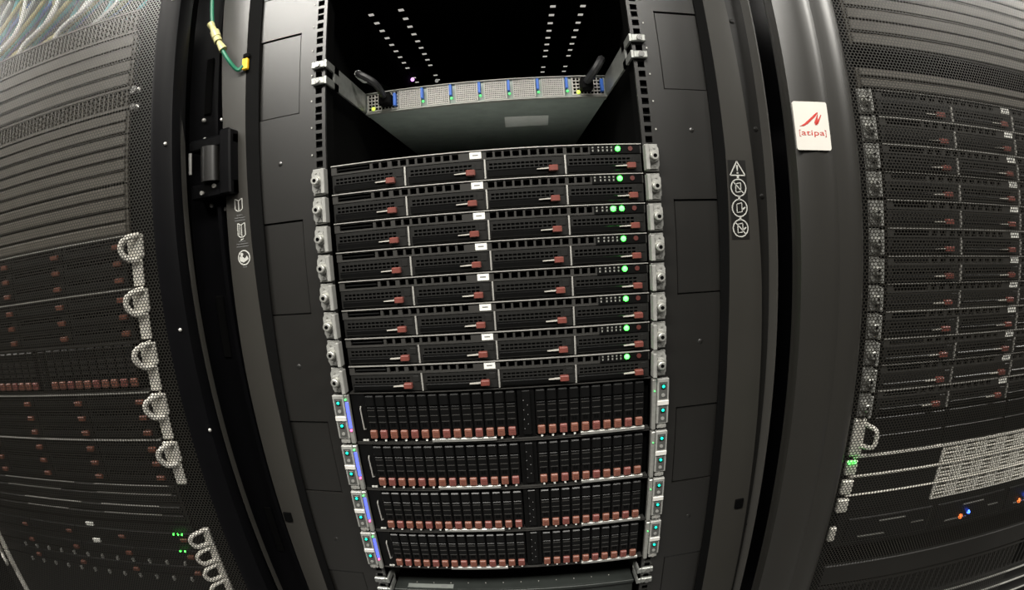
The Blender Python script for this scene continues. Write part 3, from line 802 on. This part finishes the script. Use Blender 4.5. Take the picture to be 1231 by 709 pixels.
def right_rack():
    r = thing('server_rack', 'right neighbouring server rack behind a perforated door with a silver badge', 'server rack', (RX, RY, ZB), RW)
    lsub(r, 'side_wall', 'void_black', lambda b: b.box(-0.055, -0.04, 0.14, 0.88, ZBOT, 1.28))
    lsub(r, 'side_wall', 'void_black', lambda b: b.box(0.86, 0.875, 0.02, 0.88, ZBOT, 1.28))
    lsub(r, 'mounting_rail', 'matt_black', lambda b: b.box(-0.05, -0.001, 0.012, 0.03, ZBOT, 1.25))
    lsub(r, 'rear_panel', 'void_black', lambda b: b.box(-0.055, 0.875, 0.88, 0.9, ZBOT, 1.3))
    lsub(r, 'roof_panel', 'void_black', lambda b: b.box(-0.055, 0.875, 0.02, 0.88, 1.28, 1.3))
    lsub(r, 'plinth', 'frame_paint', lambda b: b.box(-0.04, 0.875, 0.06, 0.9, -0.85, ZBOT))
    d = lsub(r, 'door', 'door_paint', lambda b: b.profile(
        [(-0.151, -0.030), (-0.1565, -0.045), (-0.158, -0.062), (-0.153, -0.0745), (-0.143, -0.080), (-0.125, -0.0820), (-0.108, -0.0815), (-0.100, -0.0780), (-0.094, -0.0735),
         (-0.087, -0.0730), (-0.078, -0.0735), (-0.066, -0.0705), (-0.054, -0.0635), (-0.047, -0.056), (-0.0455, -0.050), (-0.0455, -0.030)], ZBOT, 1.2))
    hex_sheet('perforated_sheet', -0.05, 0.50, -0.32, 1.12, -0.050, 0.0062, 0.0046, 0.74, 'door_mesh', d)
    # badge
    b = MB(); y = -0.0830
    b.prism(rrect(-0.1535, -0.1025, 0.681, 0.7465, 0.003), y - 0.0010, y + 0.003, 0)
    ya, yb = y - 0.0014, y - 0.0009
    b.prism([(-0.1465, 0.7125), (-0.1385, 0.7170), (-0.1200, 0.7315), (-0.1175, 0.7320), (-0.1215, 0.7265), (-0.1345, 0.7160), (-0.1400, 0.7132)], ya, yb, 1)
    b.prism([(-0.1175, 0.7320), (-0.1185, 0.7290), (-0.1243, 0.7185), (-0.1232, 0.7150), (-0.1208, 0.7158), (-0.1192, 0.7190)], ya, yb, 1)
    b.prism([(-0.1232, 0.7150), (-0.1212, 0.7145), (-0.1185, 0.7170), (-0.1125, 0.7285), (-0.1135, 0.7290), (-0.1195, 0.7200)], ya, yb, 1)
    # brackets round the word
    for s, x in ((1, -0.1478), (-1, -0.1085)):
        b.box(x - 0.0003, x + 0.0003, ya, yb, 0.6990, 0.7080, 1)
        b.seg((x, 0.7077), (x + s * 0.0018, 0.7077), 0.0006, ya, yb, 1); b.seg((x, 0.6993), (x + s * 0.0018, 0.6993), 0.0006, ya, yb, 1)
    vs, fs = text_geo('atipa', 0.0145)
    xw = max(v[0] for v in vs); k = 0.0345 / xw
    b.add([(-0.1455 + v[0] * k, ya + 0.0003 - v[2], 0.7008 + v[1] * 0.72) for v in vs], fs, 1)
    b.build('badge', ['badge_silver', 'badge_red'], d, None, 'silver badge with a red swoosh and lettering')
    return r
def rrect(x0, x1, z0, z1, r, n=4):
    out = []
    for cx, cz, a in ((x1 - r, z1 - r, 0), (x0 + r, z1 - r, PI / 2), (x0 + r, z0 + r, PI), (x1 - r, z0 + r, 1.5 * PI)):
        for i in range(n + 1):
            t = a + PI / 2 * i / n; out.append((cx + r * math.cos(t), cz + r * math.sin(t)))
    return out
def text_geo(s, size):
    cu = bpy.data.curves.new('word', 'FONT'); cu.body = s; cu.size = size; cu.extrude = 0.0002; cu.space_character = 1.05
    o = bpy.data.objects.new('word', cu); COL.objects.link(o)
    dg = bpy.context.evaluated_depsgraph_get(); dg.update()
    ev = o.evaluated_get(dg); me = ev.to_mesh()
    vs = [tuple(v.co) for v in me.vertices]; fs = [tuple(p.vertices) for p in me.polygons]
    ev.to_mesh_clear(); bpy.data.objects.remove(o); bpy.data.curves.remove(cu)
    return vs, fs
right_rack()

def blank(parent_xf, z0, z1, u0, u1, label, group):
    (X, Y, W) = parent_xf
    t = thing('blanking_panel', label, 'panel', (X, Y, ZB + z0), W, group)
    h = z1 - z0
    b = MB(); b.box(u0, u1, 0.004, 0.012, 0.0008, h - 0.0008); p = b.build('plate', 'blank_panel', t)
    for k in range(2):
        b = MB(); b.box(u0 + 0.004, u1 - 0.004, -0.002, 0.006, 0.0022 + k * h / 2, (k + 1) * h / 2 - 0.0022, 0, 0.0015)
        b.build('raised_band', 'blank_panel', t)
    return t
def ribbed(parent_xf, z0, z1, u0, u1, label, step=0.0105, m='blank_panel'):
    (X, Y, W) = parent_xf
    t = thing('vented_panel', label, 'panel', (X, Y, ZB + z0), W)
    h = z1 - z0
    n = int((u1 - u0) / step)
    b = MB()
    b.box(u0, u1, 0.030, 0.034, 0.001, h - 0.001); b.build('backing', 'void_black', t)
    b = MB()
    b.box(u0, u1, 0.0, 0.010, 0.0008, 0.005); b.box(u0, u1, 0.0, 0.010, h - 0.005, h - 0.0008); b.build('rim', m, t)
    rb = one('box', 0, step * 0.27, 0.002, 0.012, 0.005, h - 0.005, mats=[m], name='rib')
    for i in range(n): put('rib', rb, t, (u0 + (i + 0.3) * step, 0, 0))
    return t

RF = (RX, RY, RW); LF = (LX, LY, LW)
def right_contents():
    # blank panels above and below the open band
    z = 1.095
    zs = [1.05, 1.005, 0.96, 0.915, 0.87]
    names = ['topmost ribbed blank panel in the right rack, at the picture top', 'second blank panel from the top of the right rack', 'third blank panel from the top of the right rack', 'fourth blank panel from the top of the right rack, just above the dark open band']
    for k in range(4): blank(RF, zs[k + 1], zs[k], 0.0, 0.70, names[k], 'blank panels in the right rack')
    blank(RF, 0.797, 0.832, 0.0, 0.70, 'single blank panel under the dark open band of the right rack', 'blank panels in the right rack')
    P = 0.0430
    for k in range(12):
        o = copy_tree(server0)
        o.location = Vector((RX, RY, ZB)) + Matrix.Rotation(RW, 3, 'Z') @ Vector((0.2515 * 1.35, 0, 0.795 - (k + 1) * P))
        o.rotation_euler = (0, 0, RW); o.scale = (1.35, 1, P / UH)
        nm = ['topmost', 'second', 'third', 'fourth', 'fifth', 'sixth', 'seventh', 'eighth', 'ninth', 'tenth', 'eleventh', 'lowest'][k]
        tag(o, nm + (' thin server' if k in (0, 11) else ' thin server from the top') + ' behind the perforated door of the right rack', 'server', 'thin servers in the right rack')
        for ch in [q for q in bpy.data.objects if q.parent == o and q.name.startswith('status_light')]: bpy.data.objects.remove(ch)
        for ch in [q for q in bpy.data.objects if q.parent == o and q.name.startswith('mounting_ear')]:
            sg = -1 if sum(v.co.x for v in ch.data.vertices) < 0 else 1
            ch.scale = (0.66, 1, 1); ch.location = (sg * 0.2515 * 0.34, 0, 0)
    # taller server with a pale handle
    t = thing('rack_server', 'two-unit dark server with a pale loop handle below the thin servers, right rack', 'server', (RX, RY, ZB + 0.207), RW)
    lsub(t, 'chassis', 'side_server', lambda b: b.box(0.01, 0.70, 0.004, 0.5, 0.001, 0.070))
    lsub(t, 'mounting_ear', 'side_ear', lambda b: b.box(-0.012, 0.012, -0.006, 0.003, 0.002, 0.069, 0, 0.002))
    lsub(t, 'handle', 'side_ear', lambda b: b.tube(curve([(0.010, -0.004, 0.060), (0.024, -0.022, 0.054), (0.027, -0.024, 0.038), (0.022, -0.022, 0.024), (0.008, -0.004, 0.020)], 5), 0.0042, 8))
    for i in range(4):
        def tr(b, i=i):
            b.box(0.03 + i * 0.165, 0.188 + i * 0.165, -0.001, 0.006, 0.003, 0.034, 0, 0.001); b.box(0.03 + i * 0.165, 0.188 + i * 0.165, -0.001, 0.006, 0.036, 0.067, 0, 0.001)
        lsub(t, 'drive_tray', 'server_black', tr)
    # three pale grilled switches
    for k in range(3):
        z0 = 0.207 - (k + 1) * 0.0385
        t = thing('network_switch', ('upper', 'middle', 'lower')[k] + ' of three pale grille-fronted switches low in the right rack', 'network switch', (RX, RY, ZB + z0), RW, 'pale grille-fronted switches in the right rack')
        h = 0.0375
        lsub(t, 'chassis', 'side_server', lambda b: b.box(0.01, 0.70, 0.012, 0.45, 0.0008, h))
        lsub(t, 'top_lip', 'side_ear', lambda b: b.box(0.0, 0.70, -0.003, 0.006, h - 0.0022, h))
        lsub(t, 'blank_side', 'side_server', lambda b: b.box(0.012, 0.200, 0.0, 0.012, 0.001, h - 0.003))
        g = MB(); x = 0.205
        hx = []
        while x < 0.69:
            hx.append((x + 0.004, x + 0.032)); hx.append((x + 0.037, x + 0.043)); hx.append((x + 0.047, x + 0.052))
            x += 0.057
        g.holes(0.203, 0.70, 0.001, h - 0.003, hx, [(0.0040 + i * 0.0078, 0.0092 + i * 0.0078) for i in range(4)], -0.001, 0.008)
        g.build('port_grille', 'side_ear', t)
        lsub(t, 'grille_backing', 'void_black', lambda b: b.box(0.203, 0.70, 0.008, 0.011, 0.001, h - 0.003))
        lsub(t, 'mounting_ear', 'side_ear', lambda b: b.box(-0.013, 0.010, -0.006, 0.003, 0.004, h - 0.006, 0, 0.002))
        if k == 0:
            for u in (-0.009, 0.001): lsub(t, 'status_light', 'led_green', lambda b: b.ball((u, -0.008, 0.0305), 0.0032))
    # dark switch with blue and orange lamps
    t = thing('network_switch', 'dark switch with blue and orange lamps under the pale grilled switches', 'network switch', (RX, RY, ZB + 0.012), RW)
    lsub(t, 'chassis', 'side_server', lambda b: b.box(0.0, 0.76, 0.0, 0.4, 0.001, 0.077))
    for i in range(3):
        lsub(t, 'port_module', 'server_black', lambda b, i=i: b.box(0.02 + i * 0.21, 0.215 + i * 0.21, -0.004, 0.004, 0.010, 0.066, 0, 0.002))
        lsub(t, 'bright_edge', 'zinc', lambda b, i=i: b.box(0.09 + i * 0.21, 0.15 + i * 0.21, -0.0055, -0.003, 0.052, 0.0545))
        for q in ((0.17, 0.20, 0.036), (0.05, 0.11, 0.022)): lsub(t, 'bright_edge', 'zinc', lambda b, i=i: b.box(q[0] + i * 0.21, q[1] + i * 0.21, -0.0055, -0.003, q[2], q[2] + 0.002))
    for u in (0.322, 0.506):
        lsub(t, 'blue_light', 'led_blue', lambda b: b.ball((u, -0.008, 0.034), 0.0042))
        lsub(t, 'orange_light', 'led_orange', lambda b: b.ball((u - 0.020, -0.007, 0.027), 0.0055, sy=0.7))
    lsub(t, 'mounting_ear', 'side_ear', lambda b: b.box(-0.014, 0.0, -0.006, 0.003, 0.020, 0.050, 0, 0.002))
    # shelf and vented unit at the bottom
    t = thing('shelf', 'plain grey shelf panel low in the right rack, under the dark gap', 'shelf', (RX, RY, ZB - 0.085), RW)
    lsub(t, 'front_panel', 'frame_paint', lambda b: b.box(0.001, 0.80, 0.0, 0.01, 0.0, 0.050, 0, 0.002))
    lsub(t, 'tray', 'side_server', lambda b: b.box(0.001, 0.78, 0.01, 0.4, 0.0, 0.004))
    ribbed(RF, -0.165, -0.090, 0.0, 0.80, 'dark ribbed vent panel in the bottom right corner', 0.016, 'frame_paint')
    t = thing('rack_server', 'dark server in the extreme bottom right corner, under the ribbed vent panel', 'server', (RX, RY, ZB - 0.30), RW)
    lsub(t, 'chassis', 'side_server', lambda b: b.box(0.0, 0.85, 0.004, 0.4, 0.0, 0.132))
    for i in range(3): lsub(t, 'bright_edge', 'zinc', lambda b, i=i: b.box(0.02, 0.80, 0.0, 0.006, 0.040 + i * 0.04, 0.0425 + i * 0.04))
right_contents()

# ------------------------------------------------------------------ left neighbouring rack
def left_rack():
    r = thing('server_rack', 'left neighbouring server rack behind a plain perforated door', 'server rack', (LX, LY, ZB), LW)
    lsub(r, 'mounting_rail', 'matt_black', lambda b: b.box(-0.73, -0.678, 0.012, 0.03, ZBOT, 1.3))
    lsub(r, 'side_wall', 'void_black', lambda b: b.box(0.035, 0.05, 0.14, 0.88, ZBOT, 1.3))
    lsub(r, 'side_wall', 'void_black', lambda b: b.box(-0.88, -0.865, 0.02, 0.88, ZBOT, 1.3))
    lsub(r, 'mounting_rail', 'matt_black', lambda b: b.box(-0.008, 0.05, 0.012, 0.03, ZBOT, 1.3))
    lsub(r, 'rear_panel', 'void_black', lambda b: b.box(-0.88, 0.05, 0.88, 0.9, ZBOT, 1.3))
    lsub(r, 'plinth', 'frame_paint', lambda b: b.box(-0.88, 0.05, 0.06, 0.9, -0.85, ZBOT))
    lean = -0.026; zl = 0.5
    d = lsub(r, 'door', 'gloss_black', lambda b: b.profile([(0.079, -0.055), (0.083, -0.064), (0.090, -0.066), (0.105, -0.064), (0.118, -0.055), (0.126, -0.036), (0.126, -0.02), (0.079, -0.02)], ZBOT, 1.3, 0, lean, zl))
    lsub(d, 'edge_trim', 'strip_paint', lambda b: b.profile([(0.1262, -0.036), (0.1278, -0.038), (0.1285, -0.034), (0.1282, -0.02), (0.1262, -0.02)], ZBOT, 1.3, 0, -0.034, zl))
    for (x, z) in ((0.106, 1.02), (0.110, 0.77), (0.107, 0.49), (0.12, 0.33)):
        lsub(d, 'screw', 'edge_metal', lambda b: b.ball((x + lean * (z - zl), -0.0625, z), 0.003, n=8, k=6))
    hex_sheet('perforated_sheet', -0.86, 0.093, -0.34, 1.32, -0.050, 0.0062, 0.0046, 0.74, 'door_mesh', d)
    return r
left_rack()

def left_contents():
    U0, U1 = -0.675, -0.012
    ribbed(LF, 1.012, 1.062, U0, U1, 'upper ribbed vent panel in the left rack, under the patch cables')
    for k, z in enumerate((0.9595, 0.9085)):
        blank(LF, z, z + 0.0505, U0, U1, ('higher', 'lower')[k] + ' of two blank panels between the ribbed vents, left rack', 'blank panels in the left rack')
    ribbed(LF, 0.865, 0.9075, U0, U1, 'lower ribbed vent panel in the left rack, between blank panels')
    for k in range(5):
        z1 = 0.864 - k * 0.0432
        nm = ['topmost', 'second', 'third', 'fourth', 'lowest'][k]
        blank(LF, z1 - 0.0428, z1, U0, U1, nm + ' of five blank panels stacked below the lower ribbed vent, left rack', 'blank panels in the left rack')
    # two pale cage nuts beside the lower vent
    for k, z in enumerate((0.898, 0.866)):
        t = thing('cage_nut', ('upper', 'lower')[k] + ' of two shiny screws beside the lower ribbed vent, left rack', 'screw', (LX, LY, ZB + z), LW, 'shiny screws on the left rack rail')
        lsub(t, 'washer', 'steel', lambda b: b.box(-0.016, 0.010, 0.004, 0.008, -0.006, 0.006, 0, 0.002))
        lsub(t, 'screw_head', 'steel', lambda b: b.cyl((-0.002, 0.004, 0), (-0.002, -0.002, 0), 0.0065, n=12))
    # 2U servers, three rows of four trays
    H = 2 * UH - 0.001
    t = thing('rack_server', 'server', 'server', (LX, LY, ZB), LW)
    lsub(t, 'chassis', 'void_black', lambda b: b.box(U0, -0.016, 0.012, 0.5, 0.0008, H))
    lsub(t, 'top_lip', 'edge_metal', lambda b: b.box(U0, -0.016, -0.002, 0.012, H - 0.0016, H))
    W = 0.1560
    tb = MB()
    tb.holes(0, W - 0.003, 0.0008, 0.0272, [(0.008 + i * 0.0085, 0.0140 + i * 0.0085) for i in range(15)], [(0.0150, 0.0185), (0.0205, 0.0240)], 0.0, 0.008)
    tb.box(0, W - 0.003, 0.008, 0.011, 0.0008, 0.0272); tb.box(0.004, W * 0.8, -0.0012, 0.0, 0.004, 0.012)
    tray = tb.mesh('drive_tray', ['side_server'])
    lat = one('box', W - 0.030, W - 0.012, -0.008, 0.0, 0.007, 0.016, mats=['side_latch'], name='latch', b=0.0012)
    for row in range(3):
        for c in range(4):
            dr = put('drive_tray', tray, t, (-0.016 - (c + 1) * W - 0.001, 0, 0.002 + row * 0.0285)); put('latch', lat, dr)
    def ears(t, h):
        for s, x in ((1, 0.0), (-1, -0.685)):
            lsub(t, 'mounting_ear', 'side_ear', lambda b: (b.box(x - 0.012, x + 0.022, -0.008, 0.0, h * 0.52, h - 0.002, 0, 0.003), b.box(x - 0.006, x + 0.017, -0.006, 0.0, 0.001, h * 0.55, 0, 0.002)))
            lsub(t, 'ear_handle', 'side_ear', lambda b: b.tube(curve([(x + 0.014 * s, -0.006, h - 0.004), (x + 0.002 * s, -0.018, h - 0.006), (x - 0.012 * s, -0.024, h * 0.84), (x - 0.014 * s, -0.024, h * 0.68), (x - 0.004 * s, -0.018, h * 0.53), (x + 0.010 * s, -0.006, h * 0.50)], 5), 0.0055, 8))
    ears(t, H)
    proto = t
    tops = [0.648, 0.559, None, 0.381, 0.292]
    names = ['upper two-row dark server below the blank panels, left rack', 'second twelve-drive dark server in the left rack, above the orange latch row', None,
             'twelve-drive dark server just below the orange latch row, left rack', 'lowest twelve-drive dark server in the left rack, above the grey switches']
    names[0] = 'topmost twelve-drive dark server below the blank panels, left rack'
    first = True
    for z1, nm in zip(tops, names):
        if z1 is None: continue
        o = proto if first else copy_tree(proto); first = False
        o.location = (LX, LY, ZB + z1 - 2 * UH); tag(o, nm, 'server', 'twelve-drive servers in the left rack')
    # 24-drive shelf with orange latches
    o = copy_tree(storage0)
    k = 1.335
    o.location = Vector((LX, LY, ZB)) + Matrix.Rotation(LW, 3, 'Z') @ Vector((-0.2507 * k, 0, 0.470 - 2 * UH)); o.rotation_euler = (0, 0, LW); o.scale = (k, 1, 1)
    tag(o, 'drive shelf with a row of orange latches behind the left perforated door', 'storage server')
    bad = ('mounting_ear', 'light_bar', 'alarm_light', 'power_light', 'side_strip', 'drive_light', 'label_strip')
    for ch in [q for q in bpy.data.objects if q.parent == o and q.name.startswith(bad)]:
        for g in [q for q in bpy.data.objects if q.parent == ch]: bpy.data.objects.remove(g)
        bpy.data.objects.remove(ch)
    h = H
    inv = 1 / k; off = 0.2507
    b = MB()
    b.box(off - 0.012 * inv, off + 0.022 * inv, -0.008, 0.0, h * 0.52, h - 0.002, 0, 0.003); b.box(off - 0.006 * inv, off + 0.017 * inv, -0.006, 0.0, 0.001, h * 0.55, 0, 0.002)
    b.build('mounting_ear', 'side_ear', o)
    b = MB(); b.tube(curve([(off + 0.010, -0.006, h - 0.004), (off + 0.0015, -0.018, h - 0.006), (off - 0.009, -0.024, h * 0.84), (off - 0.0105, -0.024, h * 0.68), (off - 0.003, -0.018, h * 0.53), (off + 0.0075, -0.006, h * 0.50)], 5), 0.005, 8)
    b.build('ear_handle', 'side_ear', o)
    # two grey switches with thin bright lines
    for k in range(2):
        t = thing('network_switch', ('upper', 'lower')[k] + ' dark grey switch with thin bright lines, low in the left rack', 'network switch', (LX, LY, ZB + 0.203 - (k + 1) * 0.045), LW)
        lsub(t, 'chassis', 'frame_paint', lambda b: b.box(U0, -0.014, 0.006, 0.4, 0.001, 0.044))
        for i in range(2):
            lsub(t, 'port_row', 'side_server', lambda b, i=i: b.box(U0 + 0.02, -0.02, 0.0, 0.007, 0.006 + i * 0.019, 0.020 + i * 0.019, 0, 0.001))
            lsub(t, 'bright_edge', 'edge_metal', lambda b, i=i: b.box(-0.52 + 0.05 * k, -0.33 + 0.05 * i, -0.001, 0.002, 0.0205 + i * 0.019, 0.0218 + i * 0.019))
            lsub(t, 'bright_edge', 'edge_metal', lambda b, i=i: b.box(-0.22, -0.03 - 0.04 * k, -0.001, 0.002, 0.0205 + i * 0.019, 0.0218 + i * 0.019))
    # three thin servers with loop handles at the bottom
    lab = ['topmost', 'middle', 'lowest']
    for k in range(4):
        z1 = 0.108 - k * 0.041
        t = thing('rack_server', (lab[k] + ' of three thin dark servers with loop handles, bottom left rack') if k < 3 else 'tall dark server in the extreme bottom left corner of the picture', 'server', (LX, LY, ZB + z1 - (0.040 if k < 3 else 0.16)), LW)
        h = 0.040 if k < 3 else 0.16
        lsub(t, 'chassis', 'side_server', lambda b: b.box(-0.66, -0.012, 0.004, 0.45, 0.0006, h - 0.0006))
        if k < 3:
            for c in range(4):
                dr = lsub(t, 'drive_tray', 'server_black', lambda b, c=c: b.box(-0.016 - (c + 1) * 0.159, -0.018 - c * 0.159, 0.0, 0.006, 0.003, 0.024, 0, 0.001))
                lsub(dr, 'latch', 'side_latch', lambda b, c=c: b.box(-0.046 - c * 0.159, -0.030 - c * 0.159, -0.006, 0.0, 0.006, 0.014, 0, 0.001))
        if k < 2:
            lsub(t, 'paper_label', 'label_white', lambda b: b.box(-0.292, -0.272, -0.001, 0.004, 0.028, 0.036))
            lsub(t, 'status_light', 'led_green', lambda b: [b.ball((-0.058 + i * 0.010, -0.002, 0.0235), 0.0022) for i in range(3 if k == 0 else 2)])
        else:
            for i in range(12): lsub(t, 'indicator_mark', 'zinc', lambda b: b.box(-0.56 + i * 0.045, -0.555 + i * 0.045, -0.001, 0.004, h - 0.014, h - 0.005))
        for s, x in ((1, 0.008), (-1, -0.675)):
            lsub(t, 'ear_handle', 'side_ear', lambda b: b.tube(curve([(x + 0.008 * s, -0.004, h - 0.004), (x - 0.010 * s, -0.020, h - 0.006), (x - 0.018 * s, -0.024, h - 0.018), (x - 0.010 * s, -0.020, h - 0.032), (x + 0.008 * s, -0.004, h - 0.034)], 5), 0.0045, 8))
            lsub(t, 'mounting_ear', 'side_ear', lambda b: b.box(x + 0.004, x + 0.020, -0.004, 0.003, 0.001, h - 0.001, 0, 0.001))
    # patch cables in the open bay at the top
    cols = [('cable_white', 'white'), ('cable_olive', 'olive'), ('cable_teal', 'teal'), ('cable_white', 'white'), ('cable_olive', 'olive'), ('cable_blue', 'blue'), ('cable_teal', 'teal')]
    rot = Matrix.Rotation(LW, 3, 'Z')
    ords = ['leftmost', 'second', 'third', 'fourth', 'fifth', 'sixth', 'seventh', 'eighth', 'ninth', 'tenth', 'eleventh', 'twelfth']
    seen = {}
    for i in range(35):
        m, cn = cols[i % 7]
        u = -0.68 + i * 0.0165; L = i % 7; y = 0.036 + 0.0128 * L; a = (0.05, -0.06, 0.02, -0.03, 0.07, -0.08, 0.0)[L]
        q = 0.012 * (L % 3)
        pts = [(u - 0.10 + a, y, 1.071), (u - 0.03, y, 1.10 + q), (u + 0.05, y, 1.15 + q), (u + 0.10 - a, y, 1.27)]
        P = [rot @ Vector(p) + Vector((LX, LY, 0)) for p in pts]
        b = MB(); b.tube(curve(P, 6), 0.0058, 8)
        o = b.build('patch_cable', m, None, (0, 0, ZB))
        k = seen.get(cn, 0); seen[cn] = k + 1
        nm = ords[k] + ' ' + cn + ' patch cable' + ('' if k == 0 else ' from the left') + ' at the top of the left rack'
        tag(o, nm, 'cable', cn + ' patch cables in the left rack')
left_contents()
